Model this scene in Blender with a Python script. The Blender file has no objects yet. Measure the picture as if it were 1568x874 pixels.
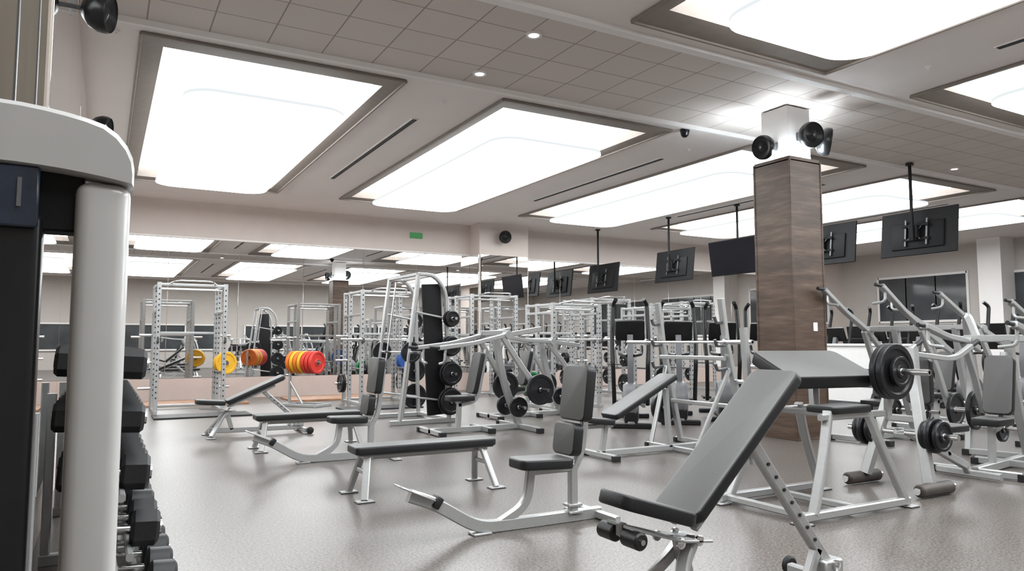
import bpy, bmesh, math, random
from mathutils import Vector, Matrix, Euler
random.seed(7)
S=bpy.context.scene
pi=math.pi
# ------------------------------------------------------------------ materials
def mat(name,col,rough=.5,metal=0.,noise=0.,nscale=20.,bump=0.,coat=0.,spec=.5,col2=None,detail=4.):
    m=bpy.data.materials.new(name);m.use_nodes=True;nt=m.node_tree;N=nt.nodes;L=nt.links
    p=N['Principled BSDF'];p.inputs['Roughness'].default_value=rough;p.inputs['Metallic'].default_value=metal
    p.inputs['Specular IOR Level'].default_value=spec
    if coat: p.inputs['Coat Weight'].default_value=coat
    tc=N.new('ShaderNodeTexCoord');nz=N.new('ShaderNodeTexNoise');nz.inputs['Scale'].default_value=nscale;nz.inputs['Detail'].default_value=detail
    L.new(tc.outputs['Object'],nz.inputs['Vector'])
    cr=N.new('ShaderNodeValToRGB')
    c2=col2 if col2 else tuple(min(1,c*(1+noise)) for c in col)
    c1=col if col2 else tuple(c*(1-noise) for c in col)
    cr.color_ramp.elements[0].color=(*c1,1);cr.color_ramp.elements[1].color=(*c2,1)
    cr.color_ramp.elements[0].position=.35;cr.color_ramp.elements[1].position=.65
    L.new(nz.outputs['Fac'],cr.inputs['Fac']);L.new(cr.outputs['Color'],p.inputs['Base Color'])
    if bump:
        b=N.new('ShaderNodeBump');b.inputs['Strength'].default_value=bump;b.inputs['Distance'].default_value=.003
        L.new(nz.outputs['Fac'],b.inputs['Height']);L.new(b.outputs['Normal'],p.inputs['Normal'])
    return m
def emis(name,col,s):
    m=bpy.data.materials.new(name);m.use_nodes=True;nt=m.node_tree;nt.nodes.clear()
    e=nt.nodes.new('ShaderNodeEmission');e.inputs[0].default_value=(*col,1);e.inputs[1].default_value=s
    o=nt.nodes.new('ShaderNodeOutputMaterial');nt.links.new(e.outputs[0],o.inputs[0]);return m
SILVER=mat('silver_powdercoat',(.41,.412,.41),.33,.5,.03,40)
STEEL=mat('chrome_steel',(.66,.66,.66),.18,1.,.02,30)
DSTEEL=mat('dark_steel',(.11,.11,.115),.4,.6,.05,30)
VINYL=mat('black_vinyl',(.011,.011,.012),.42,0,.12,160,.25,spec=.4)
SHEENV=mat('vinyl_top_painted_sheen',(.078,.077,.075),.45,0,.08,220,.3)  # black vinyl painted greyer: ceiling-light sheen put into the pad-top colour
RUB=mat('black_rubber',(.012,.012,.013),.5,0,.15,90,.15,spec=.35)
IRON=mat('cast_iron',(.012,.012,.014),.38,.2,.1,60,.1,spec=.4)
PLAST=mat('black_plastic',(.009,.009,.010),.3,0,.1,30,spec=.35)
PLASTM=mat('matte_black_plastic',(.010,.010,.011),.6,0,.1,30,spec=.2)
GREYP=mat('grey_plastic',(.14,.14,.15),.4,0,.05,30)
WHITEP=mat('white_enamel',(.50,.495,.485),.22,0,.015,12,coat=.3)
WHITEW=mat('white_laminate',(.72,.71,.70),.4,0,.015,12)
BROWNR=mat('brown_roller_rubber',(.05,.040,.034),.55,0,.15,60,.2)
YEL=mat('yellow_bumper',(.62,.33,.01),.45,0,.06,40)
RED=mat('red_bumper',(.50,.025,.015),.45,0,.06,40)
ORG=mat('orange_bumper',(.62,.13,.01),.45,0,.06,40)
GRN=mat('green_bumper',(.01,.14,.05),.45,0,.06,40)
BLU=mat('blue_bumper',(.01,.06,.25),.45,0,.06,40)
SCREEN=mat('tv_screen',(.006,.006,.008),.15,0,.1,5,spec=.3)
WALL=mat('cream_wall_paint',(.62,.545,.505),.75,0,.015,3,.05)
WALLR=mat('beige_wall_paint',(.52,.48,.45),.75,0,.015,3)
WALLT=mat('tan_wall_panel',(.075,.062,.048),.95,0,.06,3,spec=.03)
TRIMT=mat('tan_upright_trim',(.30,.27,.24),.9,0,.03,6,spec=.05)
CEIL=mat('ceiling_paint',(.76,.705,.675),.8,0,.012,2)
TRIMW=mat('ceiling_white_trim',(.80,.77,.75),.6,0,.01,3)
TAUPE=mat('taupe_coffer_frame',(.225,.19,.165),.6,0,.05,8)
DARK=mat('slot_black',(.01,.01,.01),.6)
BASE=mat('pinkbeige_baseboard',(.47,.375,.335),.5,0,.03,4)
WOOD=mat('oak_platform',(.36,.18,.095),.4,0,.2,6)
GLASSD=mat('dark_window_glass',(.06,.065,.07),.08,0,.2,1.2)
LABEL=mat('navy_label',(.02,.03,.05),.3,0,.3,25)
MIRROR=mat('mirror_glass',(.89,.885,.875),.0,1.,0,5)
PANEL=emis('light_panel_white',(.95,.985,1.),6.5)
COVE=emis('light_cove_white',(.95,.985,1.),5.0)
RIM=emis('light_panel_rim',(.92,.98,1.),.66)
DOWN=emis('downlight_lamp',(1,.97,.93),14.)
UPL=emis('uplight_strip',(.80,.92,1.),230.)
EXIT=emis('exit_green',(.16,.5,.2),.3)
# tiles
TILE=bpy.data.materials.new('acoustic_tile');TILE.use_nodes=True
nt=TILE.node_tree;p=nt.nodes['Principled BSDF'];p.inputs['Roughness'].default_value=.85
tc=nt.nodes.new('ShaderNodeTexCoord');br=nt.nodes.new('ShaderNodeTexBrick');br.offset=0;br.squash=1
br.inputs['Scale'].default_value=1;br.inputs['Brick Width'].default_value=.6;br.inputs['Row Height'].default_value=.55
br.inputs['Mortar Size'].default_value=.008;br.inputs['Mortar Smooth'].default_value=.1
br.inputs['Color1'].default_value=(.63,.565,.525,1);br.inputs['Color2'].default_value=(.60,.54,.50,1);br.inputs['Mortar'].default_value=(.30,.255,.23,1)
nt.links.new(tc.outputs['Object'],br.inputs['Vector']);nt.links.new(br.outputs['Color'],p.inputs['Base Color'])
# floor
FLOOR=bpy.data.materials.new('speckled_rubber_floor');FLOOR.use_nodes=True
nt=FLOOR.node_tree;N=nt.nodes;L=nt.links;p=N['Principled BSDF'];tc=N.new('ShaderNodeTexCoord')
n1=N.new('ShaderNodeTexNoise');n1.inputs['Scale'].default_value=60;n1.inputs['Detail'].default_value=4
n2=N.new('ShaderNodeTexNoise');n2.inputs['Scale'].default_value=.5;n2.inputs['Detail'].default_value=2
vo=N.new('ShaderNodeTexVoronoi');vo.inputs['Scale'].default_value=110
for n in(n1,n2,vo):L.new(tc.outputs['Object'],n.inputs['Vector'])
c1=N.new('ShaderNodeValToRGB');c1.color_ramp.elements[0].color=(.044,.037,.033,1);c1.color_ramp.elements[1].color=(.145,.127,.115,1)
c1.color_ramp.elements[0].position=.38;c1.color_ramp.elements[1].position=.62
L.new(n1.outputs['Fac'],c1.inputs['Fac'])
c2=N.new('ShaderNodeValToRGB');c2.color_ramp.elements[0].color=(.42,.38,.35,1);c2.color_ramp.elements[1].color=(0,0,0,1)
c2.color_ramp.elements[0].position=.10;c2.color_ramp.elements[1].position=.24
L.new(vo.outputs['Distance'],c2.inputs['Fac'])
mx=N.new('ShaderNodeMixRGB');mx.blend_type='ADD';mx.inputs[0].default_value=.5
L.new(c1.outputs[0],mx.inputs[1]);L.new(c2.outputs[0],mx.inputs[2]);L.new(mx.outputs[0],p.inputs['Base Color'])
mr=N.new('ShaderNodeMapRange');mr.inputs[3].default_value=.26;mr.inputs[4].default_value=.36
L.new(n2.outputs['Fac'],mr.inputs[0]);L.new(mr.outputs[0],p.inputs['Roughness'])
bp=N.new('ShaderNodeBump');bp.inputs['Strength'].default_value=.12;bp.inputs['Distance'].default_value=.002
L.new(n1.outputs['Fac'],bp.inputs['Height']);L.new(bp.outputs['Normal'],p.inputs['Normal'])
# column cladding
CLAD=bpy.data.materials.new('brown_streaked_cladding');CLAD.use_nodes=True
nt=CLAD.node_tree;N=nt.nodes;L=nt.links;p=N['Principled BSDF'];p.inputs['Roughness'].default_value=.45
p.inputs['Specular IOR Level'].default_value=.35
tc=N.new('ShaderNodeTexCoord');mp=N.new('ShaderNodeMapping');mp.inputs['Scale'].default_value=(.9,.9,7)
L.new(tc.outputs['Object'],mp.inputs[0]);n1=N.new('ShaderNodeTexNoise');n1.inputs['Scale'].default_value=2.0;n1.inputs['Detail'].default_value=6;n1.inputs['Roughness'].default_value=.6
L.new(mp.outputs[0],n1.inputs[0]);c=N.new('ShaderNodeValToRGB');e=c.color_ramp.elements
e[0].position=.30;e[0].color=(.050,.032,.023,1);e[1].position=.76;e[1].color=(.16,.112,.082,1)
x=e.new(.52);x.color=(.085,.055,.039,1)
L.new(n1.outputs['Fac'],c.inputs[0]);L.new(c.outputs[0],p.inputs['Base Color'])

# ------------------------------------------------------------------ builder
def rect(w,h,c=.006):
    a,b=w/2,h/2
    return [(-a+c,-b),(a-c,-b),(a,-b+c),(a,b-c),(a-c,b),(-a+c,b),(-a,b-c),(-a,-b+c)]
def circ(r,n=10): return [(r*math.cos(2*pi*i/n),r*math.sin(2*pi*i/n)) for i in range(n)]
def fil(pts,r=.06,n=4):
    P=[Vector(p) for p in pts];o=[P[0]]
    for i in range(1,len(P)-1):
        a,b,c=P[i-1],P[i],P[i+1];d1=(a-b);d2=(c-b);k=min(r,d1.length*.45,d2.length*.45)
        s=b+d1.normalized()*k;e=b+d2.normalized()*k
        for j in range(n+1):
            t=j/n;o.append(s*(1-t)**2+b*2*t*(1-t)+e*t*t)
    o.append(P[-1]);return o
class O:
    def __init__(s,name,loc=(0,0,0),rz=0,rot=None):
        s.name=name;s.loc=loc;s.rz=rz;s.rot=rot;s.v=[];s.f=[];s.m=[];s.mats=[]
    def add(s,vs,fs,m):
        if m not in s.mats:s.mats.append(m)
        k=s.mats.index(m);o=len(s.v);s.v+=[tuple(v) for v in vs]
        for f in fs:s.f.append([i+o for i in f]);s.m.append(k)
    def _bm(s,bm,M,m):
        bm.transform(M);bm.verts.index_update()
        s.add([v.co[:] for v in bm.verts],[[v.index for v in f.verts] for f in bm.faces],m);bm.free()
    def box(s,c,sz,m,r=(0,0,0),bev=.004,seg=1):
        bm=bmesh.new();bmesh.ops.create_cube(bm,size=1);bmesh.ops.scale(bm,vec=sz,verts=bm.verts)
        if bev>0 and bev<min(sz)*.45:bmesh.ops.bevel(bm,geom=bm.edges[:],offset=bev,segments=seg,profile=.5,affect='EDGES')
        s._bm(bm,Matrix.Translation(c)@Euler(r).to_matrix().to_4x4(),m)
    def pad(s,c,sz,m,r=(0,0,0),cr=.04,bev=.014,taper=1.,top=True):
        bm=bmesh.new();bmesh.ops.create_cube(bm,size=1);bmesh.ops.scale(bm,vec=sz,verts=bm.verts)
        if taper!=1.:
            for v in bm.verts:
                if v.co.x<0:v.co.y*=taper
        ed=[e for e in bm.edges if abs((e.verts[0].co-e.verts[1].co).z)>sz[2]*.9]
        bmesh.ops.bevel(bm,geom=ed,offset=cr,segments=4,profile=.5,affect='EDGES')
        ed=[e for e in bm.edges if abs(e.verts[0].co.z-e.verts[1].co.z)<1e-5]
        bmesh.ops.bevel(bm,geom=ed,offset=bev,segments=3,profile=.5,affect='EDGES')
        M=Matrix.Translation(c)@Euler(r).to_matrix().to_4x4();bm.normal_update();bm.verts.index_update()
        A=[];B=[]
        for f in bm.faces:(A if (top and f.normal.z>.75) else B).append([v.index for v in f.verts])  # upper pad faces get the painted-sheen grey, the rest stay black
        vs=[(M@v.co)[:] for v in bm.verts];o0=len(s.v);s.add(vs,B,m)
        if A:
            if SHEENV not in s.mats:s.mats.append(SHEENV)
            k=s.mats.index(SHEENV)
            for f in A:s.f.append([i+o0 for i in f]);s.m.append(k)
        bm.free()
    def tube(s,pts,prof,m,up=None,cap=True,closed=False):
        P=[Vector(p) for p in pts];n=len(P);k=len(prof)
        if up is None:
            ys=[p.y for p in P];xs=[p.x for p in P];zs=[p.z for p in P]
            if max(ys)-min(ys)<1e-4:up=Vector((0,1,0))
            elif max(xs)-min(xs)<1e-4:up=Vector((1,0,0))
            else:
                d=(P[-1]-P[0]);up=Vector((0,0,1)) if abs(d.z)<.92*max(d.length,1e-6) else Vector((1,0,0))
        up=Vector(up);vs=[]
        for i in range(n):
            if closed:t=(P[(i+1)%n]-P[i-1])
            else:t=P[min(i+1,n-1)]-P[max(i-1,0)]
            t.normalize();sd=t.cross(up)
            if sd.length<1e-4:sd=t.cross(Vector((.3,.5,.8)))
            sd.normalize();nn=sd.cross(t)
            for a,b in prof:vs.append(P[i]+sd*a+nn*b)
        fs=[]
        for i in range(n if closed else n-1):
            j=(i+1)%n
            for q in range(k):
                r=(q+1)%k;fs.append([i*k+q,i*k+r,j*k+r,j*k+q])
        if cap and not closed:fs.append(list(range(k))[::-1]);fs.append([(n-1)*k+q for q in range(k)])
        s.add(vs,fs,m)
    def cyl(s,a,b,r,m,n=12):s.tube([a,b],circ(r,n),m)
    def lathe(s,c,ax,prof,m,n=28):
        ax=Vector(ax).normalized();q=Vector((0,0,1)).rotation_difference(ax);c=Vector(c);vs=[];k=len(prof)
        for i in range(n):
            a=2*pi*i/n
            for r,h in prof:vs.append(c+q@Vector((r*math.cos(a),r*math.sin(a),h)))
        fs=[]
        for i in range(n):
            j=(i+1)%n
            for t in range(k-1):fs.append([i*k+t,j*k+t,j*k+t+1,i*k+t+1])
        s.add(vs,fs,m)
    def plate(s,c,ax,r=.22,t=.045,m=None,n=28):
        m=m or IRON;h=t/2
        s.lathe(c,ax,[(.0,-h*1.05),(.05,-h*1.05),(.055,-h*.4),(r*.76,-h*.4),(r*.82,-h),(r*.97,-h),(r,-h*.7),(r,h*.7),(r*.97,h),(r*.82,h),(r*.76,h*.4),(.055,h*.4),(.05,h*1.05),(0,h*1.05)],m,n)
        s.lathe(c,ax,[(0,-h*1.12),(.03,-h*1.12),(.03,h*1.12),(0,h*1.12)],STEEL,12)
    def bumper(s,c,ax,r=.225,t=.06,m=None):
        h=t/2
        s.lathe(c,ax,[(0,-h),(.07,-h),(.08,-h*.6),(r*.75,-h*.6),(r*.8,-h),(r*.96,-h),(r,-h*.7),(r,h*.7),(r*.96,h),(r*.8,h),(r*.75,h*.6),(.08,h*.6),(.07,h),(0,h)],m,30)
        s.lathe(c,ax,[(0,-h*1.1),(.05,-h*1.1),(.05,h*1.1),(0,h*1.1)],DSTEEL,14)
    def roller(s,a,b,r,m):
        a=Vector(a);b=Vector(b);l=(b-a).length
        s.lathe(a,b-a,[(0,0),(r*.8,0),(r,r*.2),(r,l-r*.2),(r*.8,l),(0,l)],m,18)
    def done(s):
        me=bpy.data.meshes.new(s.name);me.from_pydata(s.v,[],s.f)
        for m in s.mats:me.materials.append(m)
        me.polygons.foreach_set('material_index',s.m)
        bm=bmesh.new();bm.from_mesh(me);bmesh.ops.recalc_face_normals(bm,faces=bm.faces);bm.to_mesh(me);bm.free()
        me.polygons.foreach_set('use_smooth',[True]*len(me.polygons))
        me.set_sharp_from_angle(angle=math.radians(38));me.update()
        o=bpy.data.objects.new(s.name,me);o.location=s.loc
        o.rotation_euler=s.rot if s.rot else (0,0,s.rz)
        S.collection.objects.link(o);return o

# ------------------------------------------------------------------ room shell
X0,X1,Y0,Y1,H=-.33,25.,-5.,18.4,4.6
f=O('floor');f.add([(X0-.2,Y0-.2,0),(X1+.2,Y0-.2,0),(X1+.2,Y1+.2,0),(X0-.2,Y1+.2,0)],[[0,1,2,3]],FLOOR);f.done()
PX=[.23,4.6,9.3,13.7,18.1]
openings=[]
for x in PX:
    openings.append((x,x+2.98,8.47,16.3))
    openings.append((x,x+2.98,-2.1,5.72))
c=O('ceiling')
xs=sorted({X0-.2,X1+.2,*[o[0] for o in openings],*[o[1] for o in openings]})
ys=sorted({Y0-.2,Y1+.2,-4.6,-2.4,6.0,8.2,8.47,16.3,-2.1,5.72})
for i in range(len(xs)-1):
    for j in range(len(ys)-1):
        cx=(xs[i]+xs[i+1])/2;cy=(ys[j]+ys[j+1])/2
        if any(o[0]<cx<o[1] and o[2]<cy<o[3] for o in openings):continue
        if 6.0<cy<8.2 or -4.6<cy<-2.4:continue
        c.add([(xs[i],ys[j],H),(xs[i],ys[j+1],H),(xs[i+1],ys[j+1],H),(xs[i+1],ys[j],H)],[[0,1,2,3]],CEIL)
c.done()
for ya in(6.0,-4.6):
    t=O('ceiling_tile_band',(X0,ya,H+.02));w=X1-X0
    t.add([(0,0,0),(0,2.2,0),(w,2.2,0),(w,0,0)],[[0,1,2,3]],TILE);t.done()
t=O('ceiling_trim_beams')
for y,w in((5.98,.12),(8.22,.05),(-4.62,.06),(-2.38,.08)):
    t.box(((X0+X1)/2,y,H-.01),(X1-X0,w,.07),TRIMW)
t.done()
for (a,b,y0,y1) in openings:
    far=y0>0
    g=O('coffer_light_panel')
    l,r,n,fr=.24,.16,(.44 if far else .12),(.12 if far else .3)
    z=H-.02
    ia,ib,ja,jb=a+l,b-r,y0+n,y1-fr
    V=[(a,y0,z),(b,y0,z),(b,y1,z),(a,y1,z),(ia,ja,z+.05),(ib,ja,z+.05),(ib,jb,z+.05),(ia,jb,z+.05),
       (ia,ja,z+.2),(ib,ja,z+.2),(ib,jb,z+.2),(ia,jb,z+.2),(a,y0,z+.06),(b,y0,z+.06),(b,y1,z+.06),(a,y1,z+.06)]
    F=[]
    for q in range(4):
        w=(q+1)%4;F+=[[q,w,w+4,q+4],[q+4,w+4,w+8,q+8],[q+12,w+12,w,q]]
    g.add(V,F,TAUPE)
    g.add([V[8],V[9],V[10],V[11]],[[0,1,2,3]],COVE)
    for p0,p1 in(((a,y0),(b,y0)),((b,y0),(b,y1)),((b,y1),(a,y1)),((a,y1),(a,y0))):
        g.tube([(p0[0],p0[1],z-.005),(p1[0],p1[1],z-.005)],rect(.03,.03,.004),TAUPE)
    u0,u1,v0,v1=ia+.3,ib-.22,ja+(.65 if far else .5),jb-.28;R=.38;zz=4.42;pts=[];hh=.04
    for (cx,cy,a0) in((u1-R,v1-R,0),(u0+R,v1-R,90),(u0+R,v0+R,180),(u1-R,v0+R,270)):
        for k in range(9):
            an=math.radians(a0+k*90/8);pts.append((cx+R*math.cos(an),cy+R*math.sin(an)))
    n_=len(pts)
    g.add([(x,y,zz) for x,y in pts],[list(range(n_))],PANEL)
    g.add([(x,y,zz+hh) for x,y in pts],[list(range(n_))],COVE)
    g.add([(x,y,zz) for x,y in pts]+[(x,y,zz+hh) for x,y in pts],[[i,(i+1)%n_,(i+1)%n_+n_,i+n_] for i in range(n_)],RIM)
    for hx in(u0+.4,u1-.4):
        for k in range(3):
            hy=v0+.6+k*(v1-v0-1.2)/2;g.cyl((hx,hy,zz+.03),(hx,hy,H+.18),.006,STEEL,6)
    g.done()
def wallbox(name,c,s,m):
    o=O(name);o.box(c,s,m,bev=0);return o.done()
wallbox('wall_back',((X0+X1)/2,Y1+.1,H/2),(X1-X0+.4,.2,H),WALL)
wallbox('wall_left',(X0-.1,(Y0+Y1)/2,H/2),(.2,Y1-Y0,H),WALL)
wallbox('wall_right',(X1+.1,(Y0+Y1)/2,H/2),(.2,Y1-Y0,H),WALLR)
wallbox('wall_front',((X0+X1)/2,Y0-.1,H/2),(X1-X0+.4,.2,H),WALLR)
wallbox('wall_pilaster',(9.7,Y1-.3,H/2),(1.55,.6,H),WALL)
m=O('mirror_back')
def mir(xa,xb,y,z0=.5,z1=3.72):
    w=(xb-xa);n=max(1,round(w/1.5))
    for i in range(n):
        a=xa+w*i/n+.004;b=xa+w*(i+1)/n-.004
        m.box(((a+b)/2,y,(z0+z1)/2),(b-a,.02,z1-z0),MIRROR,bev=.002)
mir(X0+.05,8.9,Y1-.012);mir(10.5,20.4,Y1-.012);mir(8.95,10.45,Y1-.612)
m.box((8.912,Y1-.3,2.11),(.02,.56,3.22),MIRROR,bev=.002)
m.done()
m=O('mirror_left');y=4.7
while y<Y1-2.2:
    m.box((X0+.012,y+1.1,2.35),(.02,2.19,3.9),MIRROR,bev=.002);y+=2.2
m.done()
m=O('trim_left_panelling')
m.box((X0+.008,1.9,2.2),(.016,5.0,4.4),WALLT,bev=.002);m.box((X0+.012,4.6,2.2),(.022,.14,4.4),TRIMT)
for yy in(2.3,3.1,3.9):m.box((X0+.018,yy,2.2),(.012,.02,4.4),DSTEEL,bev=.002)
m.done()
b=O('baseboard_back');b.box(((X0+8.9)/2,Y1-.015,.245),(8.9-X0,.03,.49),BASE)
b.box((9.7,Y1-.615,.245),(1.55,.03,.49),BASE);b.box((15.5+2.2,Y1-.015,.245),(14.5,.03,.49),BASE);b.done()
b=O('trim_back_mirror');b.box((10,Y1-.01,3.75),(20.6,.03,.04),TRIMW);b.done()
def window(name,c,w,h,ax):
    o=O(name,c,0 if ax=='y' else pi/2)
    o.box((0,0,0),(w,.04,h),GLASSD,bev=0)
    for sx in(-w/2,w/2):o.box((sx,-.02,0),(.08,.1,h+.08),TRIMW)
    for sz in(-h/2,h/2):o.box((0,-.02,sz),(w,.1,.08),TRIMW)
    k=int(w/1.4)
    for i in range(1,k+1):o.box((-w/2+w*i/(k+1),-.02,0),(.05,.08,h),DSTEEL)
    o.done()
window('window_1',(X1-.03,15.3,2.85),3.2,1.6,'x')
window('window_2',(X1-.03,10.2,2.6),4.5,1.9,'x')
window('window_3',(X1-.03,4.0,2.6),5,1.9,'x')
window('window_4',(23.2,Y1-.03,2.7),1.6,1.3,'y')
for i,xw in enumerate((3,9,15,21)):
    o=O('window_%d'%(5+i),(xw,Y0+.03,1.6),pi);o.box((0,0,0),(4.6,.04,1.3),GLASSD,bev=0)
    for sx in(-2.3,-.75,.75,2.3):o.box((sx,-.02,0),(.08,.1,1.38),TRIMW)
    for sz in(-.65,.65):o.box((0,-.02,sz),(4.6,.1,.08),TRIMW)
    o.done()
o=O('wall_pier_right');o.box((24.6,12.6,H/2),(.8,.7,H),TRIMW);o.done()
def slot(x,ya,yb):
    o=O('slot_diffuser');o.box((x,(ya+yb)/2,H-.004),(.11,yb-ya,.012),TRIMW,bev=.002)
    o.box((x-.018,(ya+yb)/2,H-.012),(.026,yb-ya-.04,.012),DARK,bev=0);o.box((x+.022,(ya+yb)/2,H-.012),(.026,yb-ya-.04,.012),DARK,bev=0);o.done()
for x in(3.9,8.63,13.0,17.4):
    slot(x,9.9,14.4);slot(x,-.2,4.3)
for x in(3.93,14.05,18.2):
    for y in(6.55,7.85):
        o=O('recessed_downlight',(x,y,H+.02))
        o.lathe((0,0,-.02),(0,0,1),[(.06,0.),(.085,-.004),(.085,.02),(.06,.02),(.055,.0)],TRIMW,24)
        o.lathe((0,0,-.012),(0,0,1),[(0,0),(.06,0)],DOWN,20);o.done()
o=O('dome_security_camera',(7.75,8.38,H));o.lathe((0,0,-.0),(0,0,-1),[(.0,0),(.075,0),(.075,.04),(.065,.06),(.055,.1),(.03,.125),(0,.13)],PLAST,20);o.done()
for x,y in((3.95,9.0),(8.6,9.2),(.0,8.6),(8.5,5.0)):
    o=O('fire_sprinkler',(x,y,H));o.lathe((0,0,0),(0,0,-1),[(0,0),(.035,0),(.035,.01),(.012,.015),(.012,.04),(.025,.045),(0,.05)],TRIMW,12);o.done()
o=O('exit_sign',(7.3,Y1-.02,4.2));o.box((0,0,0),(.36,.04,.16),EXIT,bev=.01);o.done()
# ------------------------------------------------------------------ column
o=O('clad_column',(8.415,7.035,0))
o.box((0,0,1.91),(.63,.63,3.82),CLAD,bev=.004)
for sx in(-1,1):
    for sy in(-1,1):o.box((sx*.31,sy*.31,1.92),(.03,.03,3.845),CLAD,bev=.006)
for sx,sy,w,d in((0,.305,.6,.02),(0,-.305,.6,.02),(.305,0,.02,.6),(-.305,0,.02,.6)):o.box((sx,sy,3.83),(w,d,.06),CLAD,bev=0)
o.box((0,0,(3.81+H)/2),(.46,.46,H-3.81),TRIMW,bev=.004)
for sx,sy,w,d in((0,.265,.5,.03),(0,-.265,.5,.03),(.265,0,.03,.5),(-.265,0,.03,.5)):o.box((sx,sy,3.832),(w,d,.02),UPL,bev=0)
o.box((.1,-.32,1.52),(.08,.015,.12),TRIMW,bev=.004)
o.done()
def speaker(loc,yaw,r=.15,pitch=-.15):
    o=O('wall_speaker',loc,rot=(0,-pitch,yaw))
    o.lathe((0,0,0),(1,0,0),[(0,-.12),(r*.5,-.11),(r*.85,-.06),(r,0),(r,.05),(r*.93,.075),(r*.9,.06),(r*.5,.03),(r*.35,.045),(0,.06)],PLAST,28)
    o.tube(fil([(-.08,0,0),(-.17,0,0),(-.22,0,0)],.03),circ(.018,8),DSTEEL)
    o.box((-.22,0,0),(.02,.1,.12),DSTEEL)
    o.done()
speaker((7.96,7.02,4.02),pi,.17);speaker((8.36,6.58,4.14),-pi/2-.2,.18);speaker((8.82,6.70,4.14),-pi/4,.2)
speaker((-.11,6.2,3.80),-.3,.15);speaker((-.10,9.0,3.62),-.3,.15)
speaker((9.6,17.58,4.22),-pi/2,.18)
# ------------------------------------------------------------------ TVs
def tv(y,z=3.33,x=13.0,flip=False,tilt=.12):
    o=O('ceiling_hung_tv',(x,y,z),pi if flip else 0)
    R=(0,tilt,0)
    o.box((.06,0,0),(.035,1.45,.84),PLASTM,r=R,bev=.008)
    o.box((.082,0,0),(.006,1.42,.80),SCREEN,r=R,bev=0)
    o.box((.03,0,-.05),(.05,1.0,.5),PLASTM,r=R,bev=.02,seg=2)
    for sy in(-.2,.2):o.box((-.01,sy,0),(.03,.035,.5),DSTEEL,r=R)
    for sz in(-.13,.13):o.box((-.03,0,sz),(.03,.5,.05),PLASTM)
    o.box((-.07,0,0),(.08,.16,.22),PLASTM)
    o.tube([(-.12,0,-.15),(-.12,0,H-z)],rect(.045,.045),PLASTM)
    for q in range(4):o.tube([(-.04,-.12+.08*q,.1),(-.09,.12-.08*q,-.14)],rect(.018,.018,.003),DSTEEL)
    o.lathe((-.12,0,H-z-.04),(0,0,1),[(0,0),(.07,0),(.07,.04),(0,.04)],PLAST,16)
    o.done()
tv(8.0);tv(10.0);tv(12.45,flip=True);tv(14.6);tv(17.2,3.18,12.6)
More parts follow.
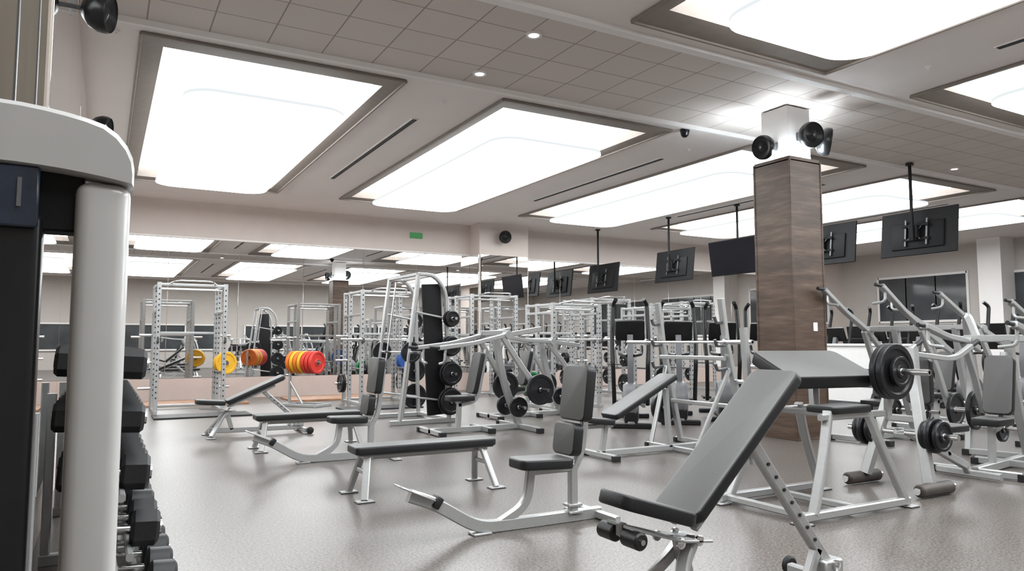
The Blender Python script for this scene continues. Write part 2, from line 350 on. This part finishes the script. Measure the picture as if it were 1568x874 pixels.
# ------------------------------------------------------------------ benches
def rp(w,h):return rect(w,h,.008)
def foot(o,x,y,w=.11,d=.07):o.box((x,y,.008),(w,d,.016),SILVER,bev=.003);o.box((x,y,.003),(w+.01,d+.01,.006),RUB,bev=0)
def adj_bench(loc,rz=0,ang=46,seat=16,L=.86,rollers=False,jz=.47,name='adjustable_bench'):
    o=O(name,loc,rz);a=math.radians(ang);s=math.radians(seat);d=Vector((math.cos(a),0,math.sin(a)));n=Vector((-d.z,0,d.x))
    st=Vector((.02,0,jz))
    o.pad(st+d*(L/2)+n*.055,(L,.30,.06),VINYL,r=(0,-a,0),cr=.045)
    o.box(st+d*(L/2)+n*.02,(L-.06,.25,.012),DSTEEL,r=(0,-a,0),bev=0)
    sd=Vector((-math.cos(s),0,math.sin(s)));sn=Vector((math.sin(s),0,math.cos(s)))
    sc=Vector((-.02,0,jz))+sd*.20+sn*.045
    o.pad(sc,(.38,.33,.065),VINYL,r=(0,s,0),cr=.05,taper=.72)
    for y in(-.06,.06):
        o.tube([Vector((.12,y,jz-.07)),Vector((-.05,y,jz-.05)),Vector((-.05,y,jz-.05))+sd*.30],rect(.012,.07,.003),SILVER)
        for bx in(.05,-.06):o.lathe((bx,y*1.25,jz-.06),(0,1 if y>0 else -1,0),[(0,0),(.024,0),(.024,.012),(.012,.02),(0,.02)],STEEL,12)
    for y in(-.07,.07):o.tube([st+n*-.01+Vector((0,y,0)),st+d*(L*.8)+n*-.01+Vector((0,y,0))],rp(.03,.045),SILVER)
    for k in range(3):
        q=st+d*(.12+.22*k);o.box(q,(.03,.18,.02),SILVER,r=(0,-a,0))
    o.tube(fil([(-.22,0,.09),(.1,0,.08),(1.05,0,.08)],.1),rp(.07,.05),SILVER)
    for y in(-1,1):
        o.tube(fil([(.06,y*.03,jz-.06),(-.05,y*.06,.28),(-.22,y*.26,.03)],.08),rp(.06,.045),SILVER)
        foot(o,-.22,y*.26)
    o.tube([(.0,0,jz-.05),(.08,0,.09)],rp(.06,.05),SILVER)
    o.tube([(1.05,-.27,.05),(1.05,.27,.05)],rp(.06,.05),SILVER)
    for y in(-1,1):
        foot(o,1.05,y*.25,.08,.1)
        o.lathe((1.1,y*.3,.05),(0,y,0),[(0,0),(.04,0),(.05,.008),(.05,.028),(.04,.035),(0,.035)],RUB,16)
    q=st+d*(L*.6)+n*-.02
    o.tube([q,Vector((1.0,0,.16))],rp(.06,.05),SILVER)
    for k in range(7):
        w=q.lerp(Vector((1.0,0,.16)),.2+.1*k);o.cyl(w-Vector((0,.032,0)),w+Vector((0,.032,0)),.009,DARK,8)
    o.box((1.0,0,.14),(.14,.12,.09),SILVER,bev=.01)
    o.lathe((1.0,-.06,.16),(0,-1,0),[(0,0),(.028,0),(.028,.012),(.012,.02),(0,.02)],STEEL,12)
    o.tube([(.86,0,.1),(.93,0,.24)],rp(.05,.05),SILVER)
    if rollers:
        e=Vector((-.05,0,jz-.05))+sd*.27+Vector((-.02,0,-.035))
        for y in(-1,1):o.roller(e+Vector((0,y*.03,0)),e+Vector((0,y*.14,0)),.038,VINYL)
        o.cyl(e-Vector((0,.15,0)),e+Vector((0,.15,0)),.012,STEEL)
        o.tube([e+Vector((0,0,.05)),e],rp(.04,.04),SILVER)
    return o.done()
adj_bench((2.34,2.62,0),0,42,17,.95,True)
adj_bench((1.55,11.0,0),0,24,4,.85,False,.42)
def utility_seat(loc,rz=0):
    o=O('upright_utility_bench',loc,rz)
    o.tube(fil([(-.50,0,.31),(-.32,0,.24),(0,0,.045),(.3,0,.04),(1.02,0,.04)],.13,6),rp(.085,.055),SILVER)
    o.box((-.46,0,.325),(.26,.15,.012),SILVER,r=(0,.42,0),bev=.004)
    o.box((-.31,0,.25),(.05,.11,.08),RUB,r=(0,.6,0),bev=.012,seg=2)
    o.box((.02,0,.008),(.14,.1,.016),SILVER)
    o.tube(fil([(.42,0,.40),(.39,0,.16),(.16,0,.05)],.14,6),rp(.065,.05),SILVER)
    o.tube([(.78,0,.05),(.78,0,.40)],rp(.065,.055),SILVER)
    o.tube(fil([(.78,0,.36),(.86,0,.5),(.92,0,1.0)],.08),rp(.055,.045),SILVER)
    o.tube([(.98,-.28,.035),(.98,.28,.035)],rp(.06,.045),SILVER)
    for y in(-1,1):foot(o,.98,y*.29,.09,.12)
    o.tube([(.39,0,.39),(.80,0,.39)],rp(.06,.04),SILVER)
    o.box((.78,0,.12),(.12,.09,.02),SILVER);o.box((.78,0,.07),(.12,.1,.02),SILVER)
    o.pad((.50,0,.445),(.42,.32,.07),VINYL,r=(0,.03,0),cr=.06,taper=.8)
    o.pad((.74,0,.60),(.235,.28,.085),VINYL,r=(0,-pi/2+.12,0),cr=.05)
    o.pad((.83,0,.93),(.41,.33,.085),VINYL,r=(0,-pi/2+.12,0),cr=.05)
    return o.done()
utility_seat((2.28,4.56,0));utility_seat((1.93,8.15,0))
def flat_bench(loc,rz=0,L=1.32,pz=.43):
    o=O('flat_bench',loc,rz)
    o.pad((0,0,pz-.03),(L,.29,.065),VINYL,cr=.04)
    o.box((0,0,pz-.068),(L-.06,.25,.012),DSTEEL,bev=0)
    o.tube([(-L/2+.1,0,pz-.095),(L/2-.1,0,pz-.095)],rp(.05,.045),SILVER)
    for sx in(-1,1):
        xb=sx*(L/2-.12);xf=sx*(L/2-.05)
        o.box((xb,0,pz-.085),(.09,.2,.03),SILVER)
        for sy in(-1,1):
            o.tube([(xb,sy*.07,pz-.08),(xf,sy*.22,.015)],rp(.06,.04),SILVER);foot(o,xf,sy*.225,.14,.08)
        o.tube([(xb+sx*.03,-.12,.22),(xb+sx*.03,.12,.22)],rp(.04,.03),SILVER)
    return o.done()
flat_bench((2.53,6.13,0));flat_bench((2.30,9.35,0))
def barbell(o,c,ax,L=2.2,plates=(),ends=(1,1)):
    c=Vector(c);ax=Vector(ax).normalized()
    o.cyl(c-ax*L/2,c+ax*L/2,.014,STEEL,10)
    for s in(-1,1):
        o.cyl(c+ax*s*(L/2-.4),c+ax*s*L/2,.025,STEEL,12);o.cyl(c+ax*s*(L/2-.42),c+ax*s*(L/2-.39),.04,STEEL,14)
        if ends[(s+1)//2]:
            p=L/2-.36
            for r,t,m in plates:o.plate(c+ax*s*(p+t/2),ax,r,t,m);p+=t+.006
def incline_press(loc,rz=0):
    o=O('incline_bench_press',loc,rz)
    a=math.radians(26);d=Vector((math.cos(a),0,math.sin(a)))
    st=Vector((-1.25,0,.40))
    o.pad(st+d*.53+Vector((-.02,0,.05)),(1.02,.32,.065),VINYL,r=(0,-a,0))
    o.tube([st+d*.02,st+d*1.1],rp(.06,.05),SILVER)
    o.pad((-1.42,0,.42),(.34,.3,.065),VINYL,r=(0,.12,0),taper=.8)
    o.tube([(-1.55,0,.36),(-1.2,0,.36)],rp(.05,.04),SILVER)
    o.tube([(-1.3,0,.36),(-1.35,0,.06)],rp(.06,.06),SILVER)
    o.tube([(-.4,0,.75),(-.35,0,.06)],rp(.06,.06),SILVER)
    o.tube([(-1.4,0,.05),(.35,0,.05)],rp(.07,.06),SILVER)
    for x,w in((-1.38,.3),(.35,.65),(-.3,.45)):
        o.tube([(x,-w,.04),(x,w,.04)],rp(.06,.05),SILVER)
        for s in(-1,1):o.box((x,s*w,.03),(.09,.06,.06),RUB)
    for s in(-1,1):
        o.tube([(.35,s*.58,.04),(.05,s*.56,1.3),(-.02,s*.56,1.82)],rp(.08,.06),SILVER)
        o.tube([(-.3,s*.4,.06),(.1,s*.56,1.0)],rp(.05,.045),SILVER)
        for z in(1.0,1.28,1.55):
            o.tube(fil([(.05,s*.56,z),(-.1,s*.56,z-.02),(-.13,s*.56,z+.06)],.03),rp(.03,.04),DSTEEL)
        for z in(.45,.85):
            o.cyl((.15,s*.58,z),(.15,s*.86,z),.025,STEEL)
            if z<.6 or s>0:o.plate((.15,s*.68,z),(0,1,0),.2 if z<.6 else .14,.05)
    o.tube([(.02,-.56,1.12),(.02,.56,1.12)],rp(.05,.05),SILVER);o.tube([(.2,-.56,.55),(.2,.56,.55)],rp(.05,.05),SILVER)
    barbell(o,(-.10,0,1.31),(0,1,0),2.2)
    return o.done()
incline_press((6.35,6.85,0))
def preacher(loc,rz=0):
    o=O('preacher_curl_bench',loc,rz)
    for y in(-.4,.4):
        o.tube([(-.62,y,.05),(.62,y,.05)],rp(.06,.06),SILVER)
        for x in(-.62,.62):foot(o,x,y,.1,.12)
        o.tube(fil([(-.5,y,.06),(-.32,y*.9,.45),(-.2,y*.8,.78)],.15),rp(.07,.05),SILVER)
        o.tube(fil([(.58,y,.06),(.36,y*.9,.5),(.25,y*.8,.78)],.15),rp(.07,.05),SILVER)
        o.tube([(-.3,y*.82,.74),(.45,y*.82,.74)],rp(.05,.05),SILVER)
    o.tube([(0,-.4,.05),(0,.4,.05)],rp(.05,.05),SILVER)
    o.tube([(-.55,-.4,.05),(-.55,.4,.05)],rp(.05,.05),SILVER)
    o.pad((.02,-.25,.79),(.46,.28,.055),VINYL)
    o.tube([(0,-.33,.74),(0,.33,.74)],rp(.05,.05),SILVER)
    o.tube([(.05,0,.74),(.1,.05,1.08)],rp(.06,.06),SILVER)
    o.tube([(-.3,.33,.3),(-.35,.36,1.43)],rp(.055,.055),SILVER)
    o.pad((.04,.0,1.09),(.86,.52,.11),VINYL,r=(.40,0,-.16),cr=.07,bev=.02)
    for y in(-.34,.34):
        o.tube([(.5,y,.72),(.52,y,1.12)],rp(.05,.05),SILVER)
        o.tube(fil([(.52,y,1.08),(.45,y,1.04),(.42,y,1.12)],.02),rp(.03,.03),DSTEEL)
    o.tube([(.52,-.34,.95),(.52,.34,.95)],rp(.04,.04),SILVER)
    barbell(o,(.47,.16,1.075),(0,1,0),1.75,((.222,.05,IRON),(.222,.05,IRON),(.12,.03,IRON)),(1,0))
    return o.done()
preacher((5.04,4.05,0))
def row_machine(loc,rz=0):
    o=O('plate_loaded_row_machine',loc,rz)
    for s in(-1,1):
        o.tube(fil([(0,s*.08,1.25),(.02,s*.1,.95),(.18,s*.3,.1)],.1),rp(.09,.07),SILVER)
        o.roller((-.05,s*.34,.06),(.40,s*.34,.06),.055,BROWNR)
        o.cyl((-.1,s*.34,.06),(.43,s*.34,.06),.03,STEEL)
        o.cyl((.1,s*.05,.5),(.1,s*.52,.5),.026,STEEL)
        for k,(r,t) in enumerate(((.13,.045),(.15,.045),(.13,.04))):o.plate((.1,s*(.26+.06*k),.5),(0,1,0),r,t)
        o.tube(fil([(-.02,s*.08,1.2),(-.35,s*.25,1.15),(-.6,s*.27,1.27)],.1),rp(.05,.05),SILVER)
        o.roller((-.6,s*.27,1.27),(-.72,s*.27,1.32),.022,RUB)
    o.tube([(.06,-.14,.62),(.06,.14,.62)],rp(.06,.06),SILVER);o.tube([(0,0,.5),(-.9,0,.12)],rp(.07,.06),SILVER)
    o.tube([(-.95,-.3,.05),(-.95,.3,.05)],rp(.06,.06),SILVER);o.tube([(-.9,0,.12),(-.95,0,.05)],rp(.06,.06),SILVER)
    o.pad((-.6,0,.5),(.36,.28,.065),VINYL);o.tube([(-.6,0,.46),(-.6,0,.24)],rp(.06,.06),SILVER)
    o.pad((-.22,0,.95),(.42,.24,.07),VINYL,r=(0,pi/2,0))
    o.tube([(-.18,0,.95),(.02,0,.95)],rp(.05,.05),SILVER)
    return o.done()
row_machine((6.42,4.12,0),pi)
def lever(loc,rz=0,name='chest_press_machine',lift=0.,big=.225,ht=1.45,load=1,arch=False):
    o=O(name,loc,rz)
    o.tube([(-.75,0,.05),(.75,0,.05)],rp(.08,.07),SILVER)
    for x,w in((-.72,.4),(.72,.62),(.1,.3)):
        o.tube([(x,-w,.045),(x,w,.045)],rp(.07,.06),SILVER)
        for s in(-1,1):o.box((x,s*w,.035),(.1,.07,.07),RUB)
    o.pad((-.28,0,.50),(.38,.32,.075),VINYL,taper=.8);o.tube([(-.28,0,.46),(-.3,0,.06)],rp(.07,.06),SILVER)
    o.pad((-.02,0,.86),(.62,.28,.08),VINYL,r=(0,-pi/2+.22,0),cr=.06)
    o.tube(fil([(-.3,0,.4),(0,0,.45),(.16,0,1.2)],.12),rp(.06,.06),SILVER)
    o.tube(fil([(.72,0,.06),(.45,0,.7),(.3,0,ht)],.3,6),rp(.1,.08),SILVER)
    o.tube([(.3,-.42,ht),(.3,.42,ht)],rp(.08,.08),SILVER)
    for s in(-1,1):
        yy=s*.4
        h1=Vector((-.78,yy,ht-.22+lift));pv=Vector((.3,yy,ht-.03));bk=Vector((.82,s*.48,ht+.06-lift*.5))
        o.tube(fil([h1,h1.lerp(pv,.5)+Vector((0,0,-.03)),pv],.1),rp(.06,.08),SILVER)
        o.tube([pv,bk],rp(.055,.075),SILVER)
        o.roller(h1,h1+Vector((-.14,0,.01)),.022,RUB)
        o.tube(fil([h1+Vector((.1,0,0)),h1+Vector((.08,0,-.2)),h1+Vector((.08,-s*.16,-.22))],.05),circ(.018,8),SILVER)
        pl=Vector((.78,s*.45,.62-lift*.3))
        o.tube(fil([pv+Vector((-.1,0,0)),Vector((.52,s*.43,.95)),pl],.1),rp(.06,.08),SILVER)
        o.lathe(pv,(0,1,0),[(0,-.06),(.06,-.06),(.06,.06),(0,.06)],SILVER,16)
        o.cyl(pl,pl+Vector((0,s*.3,0)),.026,STEEL)
        for k in range(load):o.plate(pl+Vector((0,s*(.08+.055*k),0)),(0,1,0),big,.05)
        o.cyl((.6,s*.02,.35),(.6,s*.4,.35),.024,STEEL);o.plate((.6,s*.2,.35),(0,1,0),.15,.045)
        if arch:
            o.tube(fil([(.72,s*.6,.06),(.9,s*.6,1.),(.55,s*.5,ht+.35),(.3,s*.3,ht)],.35,7),rp(.07,.06),SILVER)
    return o.done()
lever((4.85,9.75,0),0,'chest_press_machine')
def smith(loc,rz=0):
    o=O('smith_machine',loc,rz);h=2.42
    for s in(-1,1):
        o.tube([(-.55,s*.6,.04),(.6,s*.6,.04)],rp(.08,.06),SILVER)
        o.tube([(-.38,s*.6,.05),(-.08,s*.6,h)],rp(.05,.08),SILVER)
        o.tube(fil([(.5,s*.6,.05),(.42,s*.6,h-.25),(.2,s*.6,h),(-.1,s*.6,h)],.2),rp(.05,.08),SILVER)
        o.cyl((-.28,s*.5,.08),(0,s*.5,h-.05),.014,STEEL)
        for z in(.35,.8,1.25,1.7):
            x=.47
            if z in(.35,1.7):o.tube([(-.3+z*.11,s*.6,z+.1),(x,s*.6,z)],rp(.03,.04),SILVER)
            o.cyl((x,s*.6,z),(x,s*.9,z),.025,STEEL);r=(.225,.2,.17,.14)[int(z/.45)%4]
            o.plate((x,s*.7,z),(0,1,0),r,.05);o.plate((x,s*.76,z),(0,1,0),r*.9,.04)
        for k in range(14):o.box((-.36+.02*k,s*.632,.25+.15*k),(.02,.01,.02),DARK,bev=0)
    o.box((.24,-.54,1.2),(.34,.06,2.15),PLASTM,r=(0,-.06,0),bev=.02,seg=2)
    for x in(-.08,.2):o.tube([(x,-.6,h),(x,.6,h)],rp(.05,.06),SILVER)
    o.tube([(.5,-.6,.05),(.5,.6,.05)],rp(.06,.06),SILVER);o.tube([(.44,-.6,1.3),(.44,.6,1.3)],rp(.05,.05),SILVER)
    barbell(o,(-.2,0,1.15),(0,1,0),1.9,((.17,.04,IRON),))
    return o.done()
smith((4.5,11.7,0),.05)
def rack(loc,rz=0,h=2.42,w=1.15,d=1.25,bar=True,load=2,front=None):
    o=O('power_rack',loc,rz)
    for sx in(-1,1):
        o.tube([(sx*w/2,-d/2-.1,.03),(sx*w/2,d/2+.1,.03)],rp(.07,.06),SILVER)
        for y in(-d/2,d/2,d/2-.4):
            o.tube([(sx*w/2,y,.04),(sx*w/2,y,h)],rp(.075,.075),SILVER)
            for k in range(int((h-.32)/.1)):
                o.box((sx*w/2,y-.037,.3+k*.1),(.022,.008,.03),DARK,bev=0)
                o.box((sx*w/2-sx*.037,y,.3+k*.1),(.008,.022,.03),DARK,bev=0)
        for z in(h-.04,1.9):o.tube([(sx*w/2,-d/2,z),(sx*w/2,d/2,z)],rp(.05,.07),SILVER)
        o.tube([(sx*(w/2-.06),-d/2-.02,.75),(sx*(w/2-.06),d/2-.4,.75)],rp(.035,.05),DSTEEL)
        o.tube(fil([(sx*w/2,-d/2,1.32),(sx*w/2,-d/2-.12,1.32),(sx*w/2,-d/2-.12,1.40)],.02),rp(.04,.04),DSTEEL)
        for j,z in enumerate((.42,.92,1.45)):
            y=d/2-.2
            o.cyl((sx*w/2,y,z),(sx*(w/2+.26),y,z),.025,STEEL)
            if j<load:
                for k in range(2):o.plate((sx*(w/2+.08+.06*k),y,z),(1,0,0),(.2,.14,.1)[j],.045)
    if front:
        sx,z,col=front
        o.cyl((sx*(w/2+.02),d/2-.2,z),(sx*(w/2+.2),d/2-.4,z),.03,STEEL)
        ax=Vector((sx*.35,-1,0)).normalized();c0=Vector((sx*(w/2+.13),d/2-.36,z))
        for k in range(2):o.bumper(c0+ax*.07*k,ax,.225,.06,col)
    for y in(-d/2,d/2):
        o.tube([(-w/2,y,h-.04),(w/2,y,h-.04)],rp(.05,.07),SILVER)
    o.tube([(-w/2,d/2,.06),(w/2,d/2,.06)],rp(.05,.06),SILVER);o.tube([(-w/2,d/2,1.5),(w/2,d/2,1.5)],rp(.05,.06),SILVER)
    o.cyl((-w/2,-d/2+.15,h-.12),(w/2,-d/2+.15,h-.12),.016,STEEL)
    o.tube(fil([(-.4,-d/2,h-.02),(-.3,-d/2-.25,h+.02),(.3,-d/2-.25,h+.02),(.4,-d/2,h-.02)],.1),circ(.017),STEEL)
    if bar:barbell(o,(0,-d/2-.07,1.375),(1,0,0),2.1)
    return o.done()
rack((1.45,15.5,0),0,load=0,front=(1,.90,YEL),bar=False);rack((5.3,15.5,0),0,load=1,front=(1,.9,BLU));rack((7.9,15.6,0),0,load=1)
rack((11.1,15.4,0),0,load=2);rack((14.1,15.5,0),0,load=1)
rack((8.3,12.7,0),.0,h=2.1,w=1.1,d=1.0,load=1,front=(-1,.5,GRN));rack((10.8,12.7,0),.0,h=2.1,w=1.1,d=1.0,load=2)
o=O('bumper_plate_stand',(3.72,15.4,0),-.95)
for y in(-.22,.22):
    o.tube([(-.45,y,.03),(.45,y,.03)],rp(.06,.05),SILVER)
for x in(-.44,.44):o.tube([(x,-.25,.03),(x,.25,.03)],rp(.06,.05),SILVER)
o.tube([(-.44,0,.04),(-.44,0,1.1)],rp(.05,.05),SILVER);o.tube([(-.44,0,.5),(-.1,0,.04)],rp(.05,.04),SILVER)
o.cyl((-.44,0,.90),(.36,0,.90),.022,STEEL)
for k,mm in enumerate((ORG,YEL,ORG,YEL,RED,RED,RED)):o.bumper((-.34+.10*k,0,.9),(1,0,0),.235,.078,mm)
o.done()
for x in(1.6,4.9):
    o=O('lifting_platform',(x,14.0,0));o.box((0,3.2,.02),(2.4,1.2,.04),WOOD,bev=.004);o.box((0,0.2,.014),(1.6,.7,.028),RUB,bev=.004);o.done()
lever((8.25,4.25,0),.15,'shoulder_press_machine',.35,.225,1.35,1,True)
lever((9.4,6.3,0),.1,'incline_chest_press_machine',.75,.225,1.5,1)
lever((10.9,4.7,0),.1,'iso_row_machine',.55,.2,1.5,2,True)
lever((11.5,6.7,0),0,'lat_pulldown_machine',.7,.2,1.55,1)
lever((9.6,2.4,0),.1,'pullover_machine',.4,.2,1.5,1,True)
lever((13.5,5.6,0),0,'leg_extension_machine',.5,.2,1.5,1,True)
lever((6.6,11.3,0),.0,'seated_dip_machine',.3,.2,1.35,1)
for i,(xx,yy) in enumerate(((3.2,-2.4),(6.0,-2.2),(8.8,-2.6),(11.6,-2.2),(14.5,-2.4))):
    lever((xx,yy,0),pi/2*(i%2),('abdominal_machine','leg_press_machine','rear_delt_machine','biceps_curl_machine','triceps_press_machine')[i],.3+.1*i,.2,1.5,1,i%2==0)
def ellip(loc,rz=0,h=1.75):
    o=O('elliptical_trainer',loc,rz)
    o.box((0,0,.06),(1.7,.12,.09),GREYP,bev=.02)
    for x in(-.8,.8):o.box((x,0,.04),(.1,.62,.08),PLAST,bev=.015)
    o.lathe((-.55,0,.38),(0,1,0),[(0,-.12),(.26,-.12),(.31,-.07),(.31,.07),(.26,.12),(0,.12)],GREYP,24)
    o.box((-.55,0,.2),(.55,.22,.3),PLAST,bev=.06,seg=2)
    o.tube(fil([(-.55,0,.4),(-.62,0,1.0),(-.5,0,1.42)],.2),rp(.1,.09),GREYP)
    o.box((-.48,0,1.5),(.07,.46,.34),PLAST,r=(0,-.35,0),bev=.03,seg=2);o.box((-.44,0,1.52),(.01,.3,.2),SCREEN,r=(0,-.35,0),bev=0)
    for s in(-1,1):
        o.tube(fil([(-.55,s*.12,.38),(-.3,s*.2,.30),(.6,s*.22,.22)],.1),rp(.05,.05),SILVER)
        o.box((.25,s*.22,.33),(.36,.15,.05),PLAST,bev=.015)
        o.tube(fil([(-.35,s*.26,.32),(-.55,s*.27,.95),(-.42,s*.29,1.3),(-.25,s*.27,h-.08),(-.35,s*.22,h)],.12),circ(.034,10),PLAST)
        o.tube(fil([(-.55,s*.05,1.1),(-.3,s*.18,1.12),(-.2,s*.18,1.25)],.06),circ(.026,8),PLAST)
    return o.done()
for x in(7.6,8.6,9.6,10.6,11.5):ellip((x,9.6,0),.9,2.0)
def tread(loc,rz=0):
    o=O('treadmill',loc,rz)
    o.box((.1,0,.14),(1.8,.8,.12),GREYP,bev=.03,seg=2);o.box((.15,0,.205),(1.5,.5,.02),RUB,bev=.003)
    o.box((-.75,0,.24),(.4,.75,.22),PLAST,bev=.07,seg=2);o.box((.1,0,.04),(1.5,.6,.08),PLAST)
    for s in(-1,1):
        o.tube(fil([(-.6,s*.38,.2),(-.75,s*.38,1.1),(-.65,s*.36,1.25)],.12),rp(.07,.06),SILVER)
        o.tube(fil([(-.68,s*.38,1.1),(-.1,s*.38,1.02)],.05),circ(.026,10),PLAST)
    o.box((-.65,0,1.3),(.12,.8,.3),PLAST,r=(0,-.4,0),bev=.05,seg=2);o.box((-.62,0,1.55),(.06,.55,.4),PLAST,r=(0,-.2,0),bev=.03,seg=2)
    o.box((-.585,0,1.55),(.01,.46,.3),SCREEN,r=(0,-.2,0),bev=0)
    return o.done()
for i in range(8):ellip((15.4,6.2+i*1.0,0),0,2.1)
for i in range(8):tread((18.4,5.8+i*1.15,0),0)
o=O('white_partition',(13.6,9.5,0));o.box((0,0,.62),(.14,2.0,1.24),WHITEW,bev=.01);o.box((0,0,1.26),(.22,2.06,.05),WHITEW,bev=.01);o.box((0,0,.05),(.16,2.,.1),DSTEEL);o.done()
# ------------------------------------------------------------------ dumbbell rack on left
def dumbbell(o,c,r,L,tilt=.0):
    c=Vector(c);ax=Vector((math.cos(tilt),0,-math.sin(tilt)))
    o.cyl(c-ax*L*.5,c+ax*L*.5,.016,STEEL,10)
    for s in(-1,1):
        q=c+ax*s*(L*.5-.055)
        o.lathe(q,ax,[(0,-.06),(r*.8,-.06),(r,-.045),(r,.045),(r*.8,.06),(r*.35,.06),(r*.33,.066),(0,.066)],RUB,6 if r<.09 else 18)
        o.lathe(q+ax*s*.06,ax,[(0,-.003),(r*.4,-.003),(r*.4,.01),(0,.01)],STEEL,14)
o=O('dumbbell_rack',(0,0,0))
ya,yb=3.75,6.6
tiers=((.12,.17),(.07,.42),(.03,.68),(.0,.93),(.0,1.18))
for y in(ya,(ya+yb)/2,yb):
    o.tube([(-.28,y,.03),(.28,y,.03)],rp(.07,.06),SILVER)
    o.tube([(.10,y,.05),(-.08,y,1.2)],rp(.07,.07),SILVER)
    o.tube([(-.25,y,.05),(-.25,y,1.0)],rp(.05,.05),SILVER)
for k,(x,z) in enumerate(tiers):
    for dx,dz in((-.08,0.012),(.07,-.012)):o.tube([(x+dx,ya-.05,z-.05+dz),(x+dx,yb+.05,z-.05+dz)],rp(.035,.03),SILVER)
    r=(.095,.088,.08,.072,.07)[k];st=(.26,.25,.24,.22,.2)[k];y=ya+.13
    while y<yb-.1:
        dumbbell(o,(x,y,z+.03),r*(.95+.1*random.random()),(.44,.38,.36,.36,.36)[k],.06);y+=st
o.done()
# ------------------------------------------------------------------ weight stack tower (near left)
o=O('weight_stack_machine',(0,1.2,0))
xl,xr=-.31,.028;zt=1.53
for xa,xb in((xl,xl+.072),(xr-.070,xr)):
    o.box(((xa+xb)/2,.03,zt/2),(xb-xa,.09,zt),WHITEP,bev=.018,seg=4)
n=18
def topz(t):
    x=2*t-1;return 1.632-.030*x*x
out=[];R=.05
for i in range(n+1):
    t=i/n;t=.5-.5*math.cos(pi*t);x=xl+(xr+.003-xl)*t;z=topz(t)
    e=min(x-xl,xr+.003-x)
    if e<R:z-=R-math.sqrt(max(0,R*R-(R-e)**2))
    out.append((x,z))
inn=[(out[i][0],1.543-.016*(2*(out[i][0]-xl)/(xr-xl)-1)**2) for i in range(n+1)]
vs=[];fs=[]
for y,s in((-.022,0),(-.012,.012),(.075,.012),(.085,0)):
    g=0 if s else .008
    for (x,z),(x2,z2) in zip(out,inn):
        cx=(xl+xr)/2;vs.append((cx+(x-cx)*(1-g*2),y,z-g));vs.append((cx+(x2-cx)*(1-g*2),y,z2+g*.4))
k=2*(n+1)
for r_ in range(3):
    for i in range(n):
        a=r_*k+2*i;b=a+2;fs.append([a,b,b+k,a+k]);fs.append([a+1,a+1+k,b+1+k,b+1])
    fs.append([r_*k,r_*k+k,r_*k+k+1,r_*k+1]);a=r_*k+2*n;fs.append([a,a+1,a+1+k,a+k])
for r_ in(0,3):
    for i in range(n):
        a=r_*k+2*i;fs.append([a,a+1,a+3,a+2])
o.add(vs,fs,WHITEP)
xc=(xl+xr)/2
o.box((xc,.03,1.505),(xr-xl-.12,.05,.095),PLASTM,bev=.003)
o.box((xc-.002,.02,.74),(.128,.06,1.48),PLAST,bev=.012,seg=3)
o.box((xc+.012,-.014,1.50),(.09,.008,.085),LABEL,bev=.003)
o.box((xc+.034,-.019,1.505),(.005,.002,.04),GREYP,bev=0)
for i in range(14):o.box((xc,.10,.12+i*.034),(.12,.1,.03),IRON,bev=.004)
o.box((xc,.05,.04),(.34,.34,.06),SILVER,bev=.01)
o.done()
# ------------------------------------------------------------------ camera
cam=bpy.data.cameras.new('camera');co=bpy.data.objects.new('camera',cam);S.collection.objects.link(co);S.camera=co
cam.sensor_width=36;cam.lens=36*1118/1568;cam.clip_start=.05
co.location=(0,0,1.3);co.rotation_euler=(pi/2+math.atan(88/1118),0,-math.radians(29.2))
w=bpy.data.worlds.new('world');S.world=w;w.use_nodes=True;w.node_tree.nodes['Background'].inputs[0].default_value=(.8,.85,.9,1);w.node_tree.nodes['Background'].inputs[1].default_value=.3
S.view_settings.view_transform='Standard';S.view_settings.look='None';S.view_settings.exposure=.45
